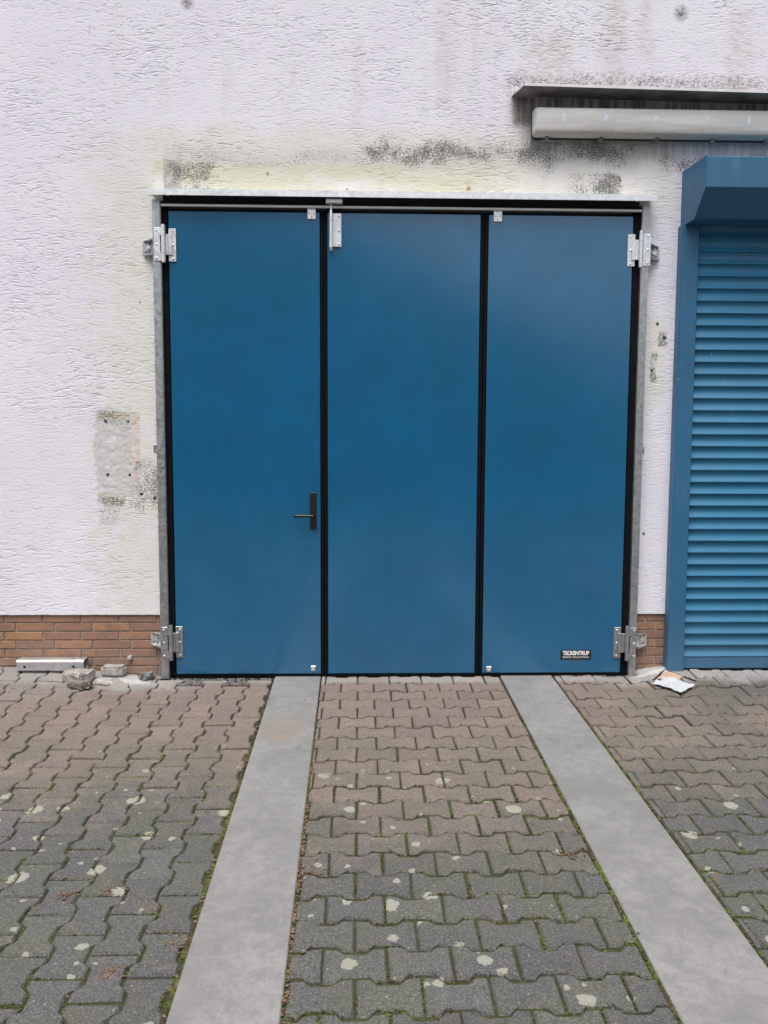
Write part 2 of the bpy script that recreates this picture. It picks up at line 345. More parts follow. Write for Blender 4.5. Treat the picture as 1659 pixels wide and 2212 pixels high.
# ---------------------------------------------------------------- helpers: meshes and objects
class MB:
    def __init__(s): s.v, s.f = [], []
    def add(s, vs, fs):
        o = len(s.v); s.v += [tuple(v) for v in vs]; s.f += [[i+o for i in f] for f in fs]; return s
    def box(s, x0, x1, y0, y1, z0, z1, c=0.0):
        bm = bmesh.new(); bmesh.ops.create_cube(bm, size=1)
        for v in bm.verts: v.co = Vector(((x0+x1)/2+v.co.x*(x1-x0), (y0+y1)/2+v.co.y*(y1-y0), (z0+z1)/2+v.co.z*(z1-z0)))
        if c: bmesh.ops.bevel(bm, geom=bm.edges[:], offset=c, segments=1, affect='EDGES')
        s.bm(bm); return s
    def bm(s, bm, mat=None):
        bm.verts.index_update(); o = len(s.v)
        for v in bm.verts: s.v.append(tuple((mat @ v.co) if mat else v.co))
        for f in bm.faces: s.f.append([o+v.index for v in f.verts])
        bm.free(); return s
    def prism(s, poly, axis, a, b):
        # poly in the two other axes, extruded along axis from a to b
        def P(p, t):
            return {'x': (t, p[0], p[1]), 'y': (p[0], t, p[1]), 'z': (p[0], p[1], t)}[axis]
        n = len(poly); vs = [P(p, a) for p in poly]+[P(p, b) for p in poly]
        fs = [list(range(n))[::-1], [n+i for i in range(n)]]+[[i, (i+1) % n, n+(i+1) % n, n+i] for i in range(n)]
        return s.add(vs, fs)
    def cyl(s, p, q, r, n=14, r2=None):
        p, q = Vector(p), Vector(q); d = (q-p); u = d.orthogonal().normalized(); v = d.normalized().cross(u); r2 = r if r2 is None else r2
        vs = [p+(u*math.cos(2*math.pi*i/n)+v*math.sin(2*math.pi*i/n))*r for i in range(n)]+[q+(u*math.cos(2*math.pi*i/n)+v*math.sin(2*math.pi*i/n))*r2 for i in range(n)]
        return s.add(vs, [list(range(n))[::-1], [n+i for i in range(n)]]+[[i, (i+1) % n, n+(i+1) % n, n+i] for i in range(n)])
    def mesh(s, name, mat, smooth=False):
        me = bpy.data.meshes.new(name); me.from_pydata(s.v, [], s.f)
        bm = bmesh.new(); bm.from_mesh(me); bmesh.ops.recalc_face_normals(bm, faces=bm.faces[:]); bm.to_mesh(me); bm.free()
        me.materials.append(mat)
        if smooth:
            me.shade_smooth()
            me.set_sharp_from_angle(angle=math.radians(40))
        return me
    def obj(s, name, mat, parent=None, smooth=False, **props):
        return link(name, s.mesh(name, mat, smooth), parent, **props)
def link(name, data, parent=None, loc=None, **props):
    o = bpy.data.objects.new(name, data); COL.objects.link(o)
    if parent is not None: o.parent = parent
    if loc is not None: o.location = loc
    for k, v in props.items(): o[k] = v
    return o
def empty(name, loc, label, cat, group=None):
    o = link(name, None, None, loc, label=label, category=cat)
    if group: o['group'] = group
    bpy.context.view_layer.update()
    return o
def local(parent):            # parts are built in world coordinates; cancel the parent's offset
    return Matrix.Translation(-parent.location)
def part(mb, name, mat, parent, smooth=False, **props):
    o = mb.obj(name, mat, parent, smooth, **props); o.matrix_parent_inverse = parent.matrix_world.inverted(); return o

def project(p):
    d = Vector(p)-Vector(CAM); zc = d.dot(fw)
    if zc < .1: return None
    return (PW/2+FPX*d.dot(rt2)/zc, PH/2-FPX*d.dot(up2)/zc)
def in_view(p, m=40):
    q = project(p); return q is not None and -m < q[0] < PW+m and -m < q[1] < PH+m

SL = .034
def ss(a, b, t):
    t = min(1, max(0, (t-a)/(b-a))); return t*t*(3-2*t)
def gz(x, y):
    yy = min(y, .1)
    return SL*yy + .052*ss(-1.52, -2.3, x)*math.exp(yy/.7) + .036*ss(1.40, 1.72, x)*math.exp(yy/.5)

# ================================================================ LARGE STRUCTURE
WALL_Y = .07
# ---- ground beyond the paving
mb = MB(); xs = [-120, -30, -8, 8, 30, 120]; ys = [-160, -60, -20, -7.4, 60]
vs = [(x, y, SL*max(min(y, 0), -20)-.09) for y in ys for x in xs]; nx = len(xs)
fs = [[j*nx+i, j*nx+i+1, (j+1)*nx+i+1, (j+1)*nx+i] for j in range(len(ys)-1) for i in range(nx-1)]
mb.add(vs, fs); mb.obj('ground', simple('yard_asphalt', (.09, .088, .085), .9, 0, .3, 3, .5, 40), None, kind='structure')

# ---- the building's wall
wall = empty('wall', (0, .2, 0), 'white scratch-rendered garage wall with mould stains above a brown brick plinth', 'wall')
def solid_cells(xs, zs, holes, y0, y1):
    mb = MB(); full = {(i, j): not any(h[0] <= (xs[i]+xs[i+1])/2 <= h[1] and h[2] <= (zs[j]+zs[j+1])/2 <= h[3] for h in holes) for i in range(len(xs)-1) for j in range(len(zs)-1)}
    for (i, j), ok in full.items():
        if not ok: continue
        a, b, c, d = xs[i], xs[i+1], zs[j], zs[j+1]
        mb.add([(a, y0, c), (b, y0, c), (b, y0, d), (a, y0, d)], [[0, 1, 2, 3]])
        mb.add([(a, y1, c), (b, y1, c), (b, y1, d), (a, y1, d)], [[3, 2, 1, 0]])
        for di, dj, q in ((-1, 0, [(a, c), (a, d)]), (1, 0, [(b, d), (b, c)]), (0, -1, [(b, c), (a, c)]), (0, 1, [(a, d), (b, d)])):
            if not full.get((i+di, j+dj), False):
                (p, r), (p2, r2) = q; mb.add([(p, y0, r), (p2, y0, r2), (p2, y1, r2), (p, y1, r)], [[0, 1, 2, 3]])
    return mb
mb = solid_cells([-7, -1.465, 1.475, 1.79, 4.3, 7], [.394, 2.935, 5.6], [(-1.465, 1.475, 0, 2.935), (1.79, 4.3, 0, 2.935)], .0765, .36)
me_ = mb.mesh('masonry', M['plaster'])
bm = bmesh.new(); bm.from_mesh(me_); bmesh.ops.remove_doubles(bm, verts=bm.verts[:], dist=1e-5); bmesh.ops.recalc_face_normals(bm, faces=bm.faces[:]); bm.to_mesh(me_); bm.free()
o = link('masonry', me_, wall); o.matrix_parent_inverse = wall.matrix_world.inverted()
def relief():
    # scratched render: short wandering horizontal grooves pressed into a sheet
    rg = np.random.default_rng(3); dx, dz = .006, .0025
    x = np.arange(-2.62, 2.46, dx); z = np.arange(.394, 4.26, dz); nx, nz_ = len(x), len(z)
    def lowf(cx, cz):
        g = rg.standard_normal((int(nz_*dz/cz)+3, int(nx*dx/cx)+3)); fx = np.arange(nx)*dx/cx; fz = np.arange(nz_)*dz/cz
        ix, iz = fx.astype(int), fz.astype(int); tx, tz = fx-ix, fz-iz; tx = tx*tx*(3-2*tx); tz = (tz*tz*(3-2*tz))[:, None]
        return (g[iz][:, ix]*(1-tx)+g[iz][:, ix+1]*tx)*(1-tz)+(g[iz+1][:, ix]*(1-tx)+g[iz+1][:, ix+1]*tx)*tz
    H = np.zeros((nz_, nx)); N = 46000
    sx = rg.uniform(-2.66, 2.46, N); sz = rg.uniform(.38, 4.27, N)
    dens = lowf(.35, .22); ii = np.clip(((sx+2.62)/dx).astype(int), 0, nx-1); jj = np.clip(((sz-.394)/dz).astype(int), 0, nz_-1)
    calm = np.clip(1-np.abs(sx+1.52)/.16, 0, 1)*np.clip((1.25-sz)/.3, 0, 1) + np.clip((.62-sz)/.25, 0, 1)*.5
    keep = rg.random(N) < np.clip(.72+.30*dens[jj, ii], .2, 1)*(1-.75*np.clip(calm, 0, 1))
    sx, sz = sx[keep], sz[keep]; N = len(sx)
    ln = rg.gamma(1.7, .014, N)+.008; dp = rg.uniform(.0012, .0042, N)*np.clip(.85+.3*dens[jj, ii][keep], .3, 1.3); wd = rg.uniform(.0011, .0019, N); sl = rg.normal(0, .10, N); cz = sz.copy()
    c0 = ((sx+2.62)/dx).astype(int)
    for st_ in range(26):
        act = (st_*dx < ln); col = c0+st_; act &= (col >= 0) & (col < nx)
        sl += rg.normal(0, .20, N); sl *= .80; cz = cz+sl*dx
        fade = np.minimum(1, np.minimum((st_+.6)*dx, ln-st_*dx)/.010)
        r0 = np.round((cz-.394)/dz).astype(int)
        for k in range(-2, 3):
            r = r0+k; ok = act & (r >= 0) & (r < nz_)
            np.maximum.at(H, (r[ok], col[ok]), (dp*fade*np.exp(-((r*dz+.394-cz)/wd)**2))[ok])
    H += .0002*lowf(.12, .06)+.0002*lowf(.022, .011)+.00062*rg.standard_normal(H.shape)
    X_, Z_ = np.meshgrid(x, z)
    def rough_box(a, b, c, d, e):
        j1, j2 = lowf(.03, .03)*e, lowf(.03, .03)*e
        return np.clip(1.5-np.maximum(np.maximum(a-X_-j1, X_+j1-b), np.maximum(c-Z_-j2, Z_+j2-d))/.004, 0, 1)
    for bx in ((-1.893, -1.655, 1.14, 1.645, .007), (-1.445, -1.338, 2.90, 3.165, .005)):
        k = rough_box(*bx); H = H*(1-.55*k)+k*(.0018+.0007*lowf(.02, .02))
    for hx, hz, hr in ((-1.822, 1.275, .009), (-1.687, 1.275, .008), (-1.828, 1.606, .009), (-1.69, 1.605, .008), (-1.617, 1.154, .009)):
        H = np.maximum(H, .006*((X_-hx)**2+(Z_-hz)**2 < hr*hr)); co = np.stack([X_, WALL_Y+np.clip(H, -.002, .006), Z_], -1).reshape(-1, 3)
    idx = np.arange(nx*nz_).reshape(nz_, nx); q = np.stack([idx[:-1, :-1], idx[:-1, 1:], idx[1:, 1:], idx[1:, :-1]], -1)
    cx_, cz_ = (X_[:-1, :-1]+dx/2), (Z_[:-1, :-1]+dz/2)
    q = q[~(((cx_ > -1.465) & (cx_ < 1.475) & (cz_ < 2.935)) | ((cx_ > 1.79) & (cz_ < 2.935)))]
    used = np.zeros(len(co), bool); used[q.ravel()] = True; mp = np.cumsum(used)-1; co = co[used]; q = mp[q]
    me = bpy.data.meshes.new('render_coat'); me.vertices.add(len(co)); me.vertices.foreach_set('co', co.ravel())
    me.loops.add(q.size); me.loops.foreach_set('vertex_index', q.ravel().astype(np.int32))
    me.polygons.add(len(q)); me.polygons.foreach_set('loop_start', np.arange(0, q.size, 4, dtype=np.int32))
    me.update(calc_edges=True); me.shade_smooth(); me.materials.append(M['plaster']); return me
o = link('render_coat', relief(), wall); o.matrix_parent_inverse = wall.matrix_world.inverted()
part(MB().box(-7, -1.465, .092, .36, -.12, .3935).box(1.475, 1.79, .092, .36, -.12, .3935).box(4.3, 7, .092, .36, -.12, .3935), 'brick_plinth', M['mortar'], wall)
plinth = [o for o in wall.children if o.name.startswith('brick_plinth')][0]
part(MB().box(-1.47, 1.48, .361, .40, -.1, 3.0).box(1.78, 4.31, .361, .40, -.1, 3.0), 'dark_backing', M['dark'], wall)  # near-black backing stands in for the unlit interior
bank = [MB().box(0, L, 0, .036, 0, .0475, .0022).mesh('brick', M['brick']) for L in (.2285,)]
far = MB()
def brick(x0, x1, z0, z1):
    if x1-x0 < .012: return
    if x1 < -2.95 or x0 > 2.0:
        far.box(x0, x1, .0845, .12, z0, z1); return
    jy = random.uniform(-.0012, .0012)
    if abs(x1-x0-.2285) < 1e-4 and abs(z1-z0-.0475) < 1e-4:
        o = link('brick', bank[0], plinth, None); o.matrix_parent_inverse = plinth.matrix_world.inverted(); o.location = (x0, .0845+jy, z0)
    else:
        me = MB().box(0, x1-x0, 0, .036, 0, z1-z0, .0022).mesh('brick', M['brick'])
        o = link('brick', me, plinth); o.matrix_parent_inverse = plinth.matrix_world.inverted(); o.location = (x0, .0845+jy, z0)
for c in range(9):
    z1 = .392-c*.056; z0 = z1-.0475
    x = (-1.545 if c % 2 == 0 else -1.712)
    xe = -1.467
    brick(x+.0105, xe, z0, z1)
    while x > -7: brick(max(x-.2285, -7), x, z0, z1); x -= .239
    j = (1.584 if c % 2 == 0 else 1.651)
    brick(1.477, 1.525, z0, z1) if c % 2 == 0 else None
    brick(1.535 if c % 2 == 0 else 1.477, j-.005, z0, z1); brick(j+.005, 1.788, z0, z1)
    x = 4.305
    while x < 6.9: brick(x, min(x+.2285, 7), z0, z1); x += .239
part(far, 'brick_courses', M['brick'], plinth, kind='stuff')
# small expansion bolt left in the plinth
b = part(MB().cyl((-1.715, .085, .118), (-1.715, .050, .118), .007, 12).cyl((-1.715, .072, .118), (-1.715, .060, .118), .013, 6).cyl((-1.715, .084, .118), (-1.715, .076, .118), .016, 16), 'bolt', M['zinc_bright_lit'], wall, True)

# ---- building across the yard, behind the camera: unseen, added and shaped for the soft reflection in the door
bl = empty('reflected_building', (-2.5, -21, -.7), 'plain grey gabled building behind the camera, unseen, added to be mirrored in the blue door', 'building')
gw = simple('grey_house_render', (.22, .215, .205), .9, 0, .15, 2)
part(MB().prism([(-13, -.9), (8.4, -.9), (8.4, 2.9), (-5, 10.0), (-13, 5.8)], 'y', -33, -21), 'wall', gw, bl)
rm = simple('dark_roof_tiles', (.09, .07, .06), .8, 0, .3, 6)
part(MB().prism([(-5, 10.02), (9.0, 2.60), (9.0, 2.82), (-5, 10.26), (-13.6, 5.72), (-13.6, 5.50)], 'y', -33.4, -20.6), 'roof', rm, bl)
for wx in (-10.6, -6.4, .2, 4.4):
    f_ = part(MB().box(wx, wx+1.3, -21.0, -20.93, .4, 1.7, .01), 'window', M['alu'], bl)
    part(MB().box(wx+.08, wx+1.22, -20.929, -20.92, .48, 1.62), 'pane', M['dark'], f_)
part(MB().box(-2.9, -1.7, -21.0, -20.94, -.72, 1.5, .01), 'door', M['steel_dark'], bl)

# ---- concrete wheel tracks
def track(x0, x1, ytop, xs0, xs1):
    mb = MB(); ys = [ytop, ytop-.012]+[ytop-.012-.25*i for i in range(1, 32)]
    e = .004
    ring = []
    for k, y in enumerate(ys):
        t = -y/3.0; a = x0+(xs0)*t; b = x1+(xs1)*t
        zt = SL*y+.004 - (.004 if k == 0 else 0)
        ring.append([(a, y, zt-.1), (a, y, zt-e), (a+e, y, zt), (b-e, y, zt), (b, y, zt-e), (b, y, zt-.1)])
    vs = [p for r in ring for p in r]; n = 6
    fs = [[k*n+i, k*n+i+1, (k+1)*n+i+1, (k+1)*n+i] for k in range(len(ys)-1) for i in range(n-1)]+[list(range(n)), [len(vs)-n+i for i in range(n)][::-1]]
    return mb.add(vs, fs)
track(-.792, -.503, .040, 0, .026).obj('concrete_track', M['concrete'], None, kind='structure')
track(.640, .968, .040, .0, .022).obj('concrete_track', M['concrete'], None, kind='structure')
track(2.41, 2.70, .060, .0, .0).obj('concrete_track', M['concrete'], None, kind='structure')

# ---- paving
def wave(t, a=.0145):
    # t in stone periods; + at the joints (wide ends), - at the waist
    t = abs((t+.5) % 1.0-.5)         # 0 at joint, .5 at waist
    return a*(1-2*ss(.17, .33, t))
def paver_outline(L, Wd, rnd=None, JX=.0034, JY=.0080):
    # centred double-T stone, long axis x
    ts = [0, .19, .31, .69, .81, 1.0]
    top = [(-L/2+L*t, Wd/2+wave(t)) for t in ts]; bot = [(x, -y) for x, y in top[::-1]]
    pts = top+bot                     # clockwise
    pts = [(x*(1-2*JX/L), y*(1-2*JY/Wd)) for x, y in pts]
    if rnd: pts = [(x+rnd.uniform(-.0022, .0022), y+rnd.uniform(-.0022, .0022)) for x, y in pts]
    return pts[::-1]
def clip(poly, ax, lim, keep):        # keep=+1 -> coordinate >= lim
    out = []; n = len(poly)
    for i in range(n):
        a, b = poly[i], poly[(i+1) % n]; da, db = (a[ax]-lim)*keep, (b[ax]-lim)*keep
        if da >= 0: out.append(a)
        if da*db < 0:
            t = da/(da-db); out.append((a[0]+(b[0]-a[0])*t, a[1]+(b[1]-a[1])*t))
    return out
def area(p): return .5*sum(p[i][0]*p[(i+1) % len(p)][1]-p[(i+1) % len(p)][0]*p[i][1] for i in range(len(p)))
def stone(mb, poly, rnd, h=.06):
    n = len(poly); cx = sum(p[0] for p in poly)/n; cy = sum(p[1] for p in poly)/n
    c = [rnd.uniform(.0055, .0090) for _ in poly]
    def ins(p, d):
        v = Vector((cx-p[0], cy-p[1])); l = max(v.length, 1e-4); return (p[0]+v.x/l*min(d, l*.6), p[1]+v.y/l*min(d, l*.6))
    vs = [(p[0], p[1], -h) for p in poly]+[(p[0], p[1], -c[i]*.9) for i, p in enumerate(poly)]+[(*ins(p, c[i]), rnd.uniform(-.0008, .0004)) for i, p in enumerate(poly)]
    fs = [[2*n+i for i in range(n)]]+[[k*n+i, k*n+(i+1) % n, (k+1)*n+(i+1) % n, (k+1)*n+i] for k in (0, 1) for i in range(n)]
    mb.add(vs, fs)
prnd = random.Random(11)
bankH = []
for i in range(9):
    m_ = MB(); stone(m_, paver_outline(.2, .142, prnd), prnd); bankH.append(m_.mesh('paver', M['paver']))
bankV = []
for i in range(9):
    m_ = MB(); pl = [(-y, x) for x, y in paver_outline(.2112, .1403, prnd, .0050, .0048)]; stone(m_, pl, prnd); bankV.append(m_.mesh('paver', M['paver']))
bankR = []
for i in range(9):
    m_ = MB(); stone(m_, paver_outline(.207, .142, prnd), prnd); bankR.append(m_.mesh('paver', M['paver']))
EDGES = []      # joint sample points for moss
def lay(field, bank, shape, cx, cy, xl, xh, yl, yh, stuff):
    poly = [(x+cx, y+cy) for x, y in shape]; cut = False
    for ax, lim, k in ((0, xl, 1), (0, xh, -1), (1, yl, 1), (1, yh, -1)):
        if any((p[ax]-lim)*k < -.0025 for p in poly): poly = clip(poly, ax, lim, k); cut = True
        if len(poly) < 3: return
    if area(poly) < .0012: return
    x = sum(p[0] for p in poly)/len(poly) if cut else cx; y = sum(p[1] for p in poly)/len(poly) if cut else cy
    z = gz(x, y)+prnd.gauss(0, .0022)
    near = y > -.30 and (x < -1.3 or x > 1.5)
    e = .02; sx = (gz(x+e, y)-gz(x-e, y))/(2*e); sy = (gz(x, y+e)-gz(x, y-e))/(2*e)
    tilt = .012 if not near else .022
    rx, ry, rz = math.atan(sy)+prnd.gauss(0, tilt), -math.atan(sx)+prnd.gauss(0, tilt), prnd.gauss(0, .006)
    vis = any(in_view((p[0], p[1], z), 25) for p in poly)
    R = Matrix.Translation((x, y, z)) @ Matrix.Rotation(rz, 4, 'Z') @ Matrix.Rotation(ry, 4, 'Y') @ Matrix.Rotation(rx, 4, 'X')
    if vis:
        for i in range(len(poly)):
            EDGES.append((poly[i], poly[(i+1) % len(poly)], z))
        if cut:
            m_ = MB(); stone(m_, [(p[0]-x, p[1]-y) for p in poly], prnd); me = m_.mesh('paver', M['paver'])
        else: me = prnd.choice(bank)
        o = link('paver', me, field); o.matrix_world = R
        if not cut and prnd.random() < .5: o.matrix_world = R @ Matrix.Rotation(math.pi, 4, 'Z')
    else:
        m_ = MB(); stone(m_, [(p[0]-x, p[1]-y) for p in poly], prnd)
        stuff.add([tuple(R @ Vector(v)) for v in m_.v], m_.f)
def bedsheet(name, x0, x1, ymax):
    mb = MB(); nx = max(3, int((x1-x0)/.12)); ys = [ymax-.1*i for i in range(75)]
    vs = [(x0+(x1-x0)*i/nx, y, gz(x0+(x1-x0)*i/nx, y)-.0095) for y in ys for i in range(nx+1)]; n = nx+1
    return mb.add(vs, [[j*n+i, j*n+i+1, (j+1)*n+i+1, (j+1)*n+i] for j in range(len(ys)-1) for i in range(nx)]).obj(name, M['bed'], None, kind='structure')
shH = paver_outline(.2, .142); shR = paver_outline(.207, .142); shV = [(-y, x) for x, y in paver_outline(.2112, .1403, None, .0050, .0048)]
fL = bedsheet('pavement_left', -5.2, -.792, .088); fM = bedsheet('pavement_middle', -.503, .640, .088); fR = bedsheet('pavement_right', .968, 5.4, .088)
# middle strip
st = MB()
for i in range(-1, 48):
    yc = -.104-.142*i-.071
    off = -.37 if i % 2 == 0 else -.27
    for k in range(-3, 8):
        lo = -.495 + .026*(-yc/3.0)
        lay(fM, bankH, shH, off+.1+.2*k, yc, lo, .628, -7.3, .06, st)
part(st, 'pavers', M['paver'], fM, kind='stuff')
# right field, rows carry on to the wall beside the door
st = MB()
for i in range(-2, 48):
    yc = -.112-.142*i-.071
    off = 1.125 if i % 2 == 0 else 1.023
    for k in range(-2, 20):
        xc = off+.1035+.207*k
        lay(fR, bankR, shR, xc, yc, .984+.022*(-yc/3.0), 2.40, -7.3, .06 if xc < 1.53 else .082, st)
    for k in range(8): lay(fR, bankR, shR, 2.72+.1035*(i % 2)+.207*k, yc, 2.712, 5.3, -7.3, .05, st)
part(st, 'pavers', M['paver'], fR, kind='stuff')
# left field, columns
st = MB()
for c in range(32):
    xc = -.806-.0702-.1403*c
    for k in range(-3, 36):
        yc = -.239+.1056-.2112*k + (.1056 if c % 2 else 0)
        yh = .083 if xc < -1.54 else .03
        if xc > -1.54 and yc+.1056 > .06:      # toothed end in front of the threshold
            continue
        lay(fL, bankV, shV, xc, yc, -5.2, -.806, -7.3, yh, st)
part(st, 'pavers', M['paver'], fL, kind='stuff')

# ================================================================ FOLDING DOOR
door = empty('folding_door', (0, .05, 0), 'blue three-leaf folding garage door in a galvanised frame', 'door')
Z0, Z1 = .024, 2.862
def D(mb, name, mat, parent=door, smooth=False, **k): return part(mb, name, mat, parent, smooth, **k)
# posts: flat strip with returned inner edge
D(MB().prism([(-1.500, 0), (-1.456, 0), (-1.450, .006), (-1.450, .045), (-1.456, .068), (-1.500, .068)], 'z', 0.0, 2.922), 'frame_post', M['zinc'])
D(MB().prism([(1.500, 0), (1.500, .068), (1.461, .068), (1.455, .045), (1.455, .006), (1.461, 0)], 'z', 0.0, 2.922), 'frame_post', M['zinc'])
D(MB().box(1.5015, 1.512, .058, .0685, .0, 2.922), 'edge_strip', M['alu'])
# seals between posts and leaves
D(MB().box(-1.449, -1.4145, .030, .055, .012, 2.915, .003), 'seal', M['rubber'])
D(MB().box(1.4125, 1.454, .030, .055, .012, 2.915, .003), 'seal', M['rubber'])
# lintel: black box painted in for the shaded gap, rail, galvanised drip flashing
D(MB().box(-1.449, 1.454, .060, .16, 2.880, 2.98), 'dark_recess', M['black'])
D(MB().prism([(.069, 2.985), (.069, 2.978), (-.046, 2.966), (-.046, 2.935), (-.052, 2.935), (-.052, 2.972)], 'x', -1.508, 1.523), 'drip_flashing', M['zinc_bright_lit'])
D(MB().box(-1.449, 1.454, -.002, .012, 2.884, 2.898, .003), 'guide_rail', M['white_trim'])
D(MB().cyl((-1.395, -.045, 2.931), (-1.395, -.045, 2.937), .006, 10), 'screw', M['zinc_bright_lit'])
D(MB().cyl((1.405, -.045, 2.931), (1.405, -.045, 2.937), .006, 10), 'screw', M['zinc_bright_lit'])
# leaves
leaves = []
for a, b in ((-1.409, -.502), (-.456, .4735), (.5225, 1.4075)):
    lf = D(MB().box(a, b, .020, .060, Z0, Z1, .003), 'leaf', M['door_blue']); leaves.append(lf)
    D(MB().box(a-.002, b+.002, .030, .058, Z1+.001, Z1+.014), 'top_seal', M['rubber'], lf)
    D(MB().box(a-.001, b+.001, .026, .056, .008, Z0-.0015), 'bottom_seal', M['rubber'], lf)
# finger-guard seals between the leaves (two lips with a slot)
for a, b in ((-.501, -.457), (.4745, .5215)):
    m_ = (a+b)/2+.004
    D(MB().box(a+.0015, m_-.005, .026, .055, .012, Z1+.012, .004), 'seal', M['rubber'])
    D(MB().box(m_-.001, b-.0015, .027, .055, .012, Z1+.012, .004), 'seal', M['rubber'])
    D(MB().box(m_-.0045, m_-.0015, .045, .058, .012, Z1+.012), 'seal', M['dark'])
D(MB().box(-1.449, 1.454, .075, .14, -.06, 2.879), 'leaf_backing', M['dark'])  # near-black slab painted in for the dark behind the leaves
# threshold
D(MB().box(-1.43, -.80, .053, .074, -.03, -.004, .002).box(-.50, .636, .053, .074, -.03, -.004, .002).box(.972, 1.43, .053, .074, -.03, -.004, .002), 'threshold', M['steel_dark'])
# hinges; upper ones in brighter zinc, sky reflection put into the colour
def dome(mb, x, y, z, r):
    bm = bmesh.new(); bmesh.ops.create_uvsphere(bm, u_segments=10, v_segments=6, radius=r)
    mb.bm(bm, Matrix.Translation((x, y, z)) @ Matrix.Diagonal((1, .55, 1, 1))); return mb
def hinge(px0, px1, kx, lx0, lx1, z0, z1, m):
    # post plate px0..px1, knuckle centre kx, leaf plate lx0..lx1
    zc = (z0+z1)/2; h = z1-z0
    kb = MB().cyl((kx, -.014, z1+.012), (kx, -.014, z1-.22*h), .013, 14).cyl((kx, -.014, z1-.235*h), (kx, -.014, z0+.255*h), .0125, 14).cyl((kx, -.014, z0+.24*h), (kx, -.014, z0-.008), .013, 14)
    kb.cyl((kx, -.014, z1-.21*h), (kx, -.014, z1-.245*h), .0145, 14).cyl((kx, -.014, z0+.235*h), (kx, -.014, z0+.265*h), .0145, 14).cyl((kx, -.014, z1+.016), (kx, -.014, z0-.012), .009, 10)
    k = D(kb, 'hinge', m, door, True)
    s = 1 if kx > px0 else -1
    pe = px1 if s > 0 else px0
    a, b = min(px0, px1), max(px0, px1)
    pp = MB().box(a, b, -.007, -.001, z0, z1, .0015)
    c, d = (b-.001, kx) if s > 0 else (kx, a+.001)
    pp.box(c, d, -.016, -.010, z1-.24*h, z1-.002).box(c, d, -.016, -.010, z0+.002, z0+.24*h)
    D(pp, 'hinge_plate', m, k)
    lp = MB().box(lx0, lx1, .012, .0185, z0, z1, .0015)
    e0, e1 = (lx0+.001, kx) if kx < lx0 else (kx, lx1-.001)
    lp.box(min(e0, e1)-.0, max(e0, e1)+.0, -.004, .010, z0+.19*h, z1-.19*h, .001)
    mid = (lx0+lx1)/2
    lp.box(*((lx0+.0005, lx0+.022) if kx < lx0 else (lx1-.022, lx1-.0005)), .0, .0118, z0+.19*h, z1-.19*h, .001)
    D(lp, 'hinge_plate', m, k)
    for q in (.085, .5, .915):
        z = z0+q*h
        D(dome(MB().cyl((a+.35*(b-a), -.0072, z), (a+.35*(b-a), -.011, z), .007, 6), a+.35*(b-a), -.011, z, .0055) if s > 0 else dome(MB().cyl((a+.62*(b-a), -.0072, z), (a+.62*(b-a), -.011, z), .007, 6), a+.62*(b-a), -.011, z, .0055), 'screw', M['zinc_bright_lit'], k, True)
        xx = lx0+.6*(lx1-lx0) if kx < lx0 else lx0+.4*(lx1-lx0)
        D(dome(MB().cyl((xx, .0118, z), (xx, .008, z), .007, 6), xx, .008, z, .0055), 'screw', M['zinc_bright_lit'], k, True)
hinge(-1.490, -1.454, -1.434, -1.409, -1.364, 2.563, 2.758, M['zinc_bright_lit'])
hinge(-1.490, -1.454, -1.433, -1.409, -1.364, .133, .331, M['zinc'])
hinge(1.462, 1.510, 1.448, 1.374, 1.420, 2.562, 2.755, M['zinc_bright_lit'])
hinge(1.455, 1.498, 1.436, 1.358, 1.404, .121, .319, M['zinc'])
# anchor brackets behind the posts
def anchor(s, z0, z1, m, xo):
    mb = MB()
    xa, xb = xo, xo+s*.072
    lo, hi = min(xa, xb), max(xa, xb)
    mb.box(lo, hi, .056, .062, z0+.012, z1-.012)
    for z, dz in ((z1-.012, .004), (z0+.012, -.004)):
        mb.add([(xa, .002, z+dz*2.5), (xb, .060, z+dz), (xb, .066, z+dz), (xa, .066, z+dz), (xa, .002, z), (xb, .060, z-.0), (xb, .066, z), (xa, .066, z)],
               [[0, 1, 2, 3], [4, 5, 6, 7], [0, 1, 5, 4], [1, 2, 6, 5], [2, 3, 7, 6], [3, 0, 4, 7]])
    a = D(mb, 'anchor_bracket', m)
    hs_ = [(xa+s*.030, z0+.022), (xa+s*.052, z0+.028), (xa+s*.030, z1-.024), (xa+s*.054, z1-.020)]
    for hx, hz in hs_:
        D(MB().cyl((hx, .0558, hz), (hx, .0552, hz), .005, 10), 'hole', M['dark'], a)
    D(MB().cyl((xa+s*.036, .0558, (z0+z1)/2), (xa+s*.036, .044, (z0+z1)/2), .013, 6).cyl((xa+s*.036, .046, (z0+z1)/2), (xa+s*.036, .038, (z0+z1)/2), .006, 8), 'bolt', M['zinc_bright_lit'], a)
anchor(-1, 2.598, 2.700, M['zinc'], -1.502); anchor(-1, .196, .292, M['alu'], -1.502)
anchor(1, 2.600, 2.700, M['zinc'], 1.513); anchor(1, .178, .276, M['alu'], 1.513)
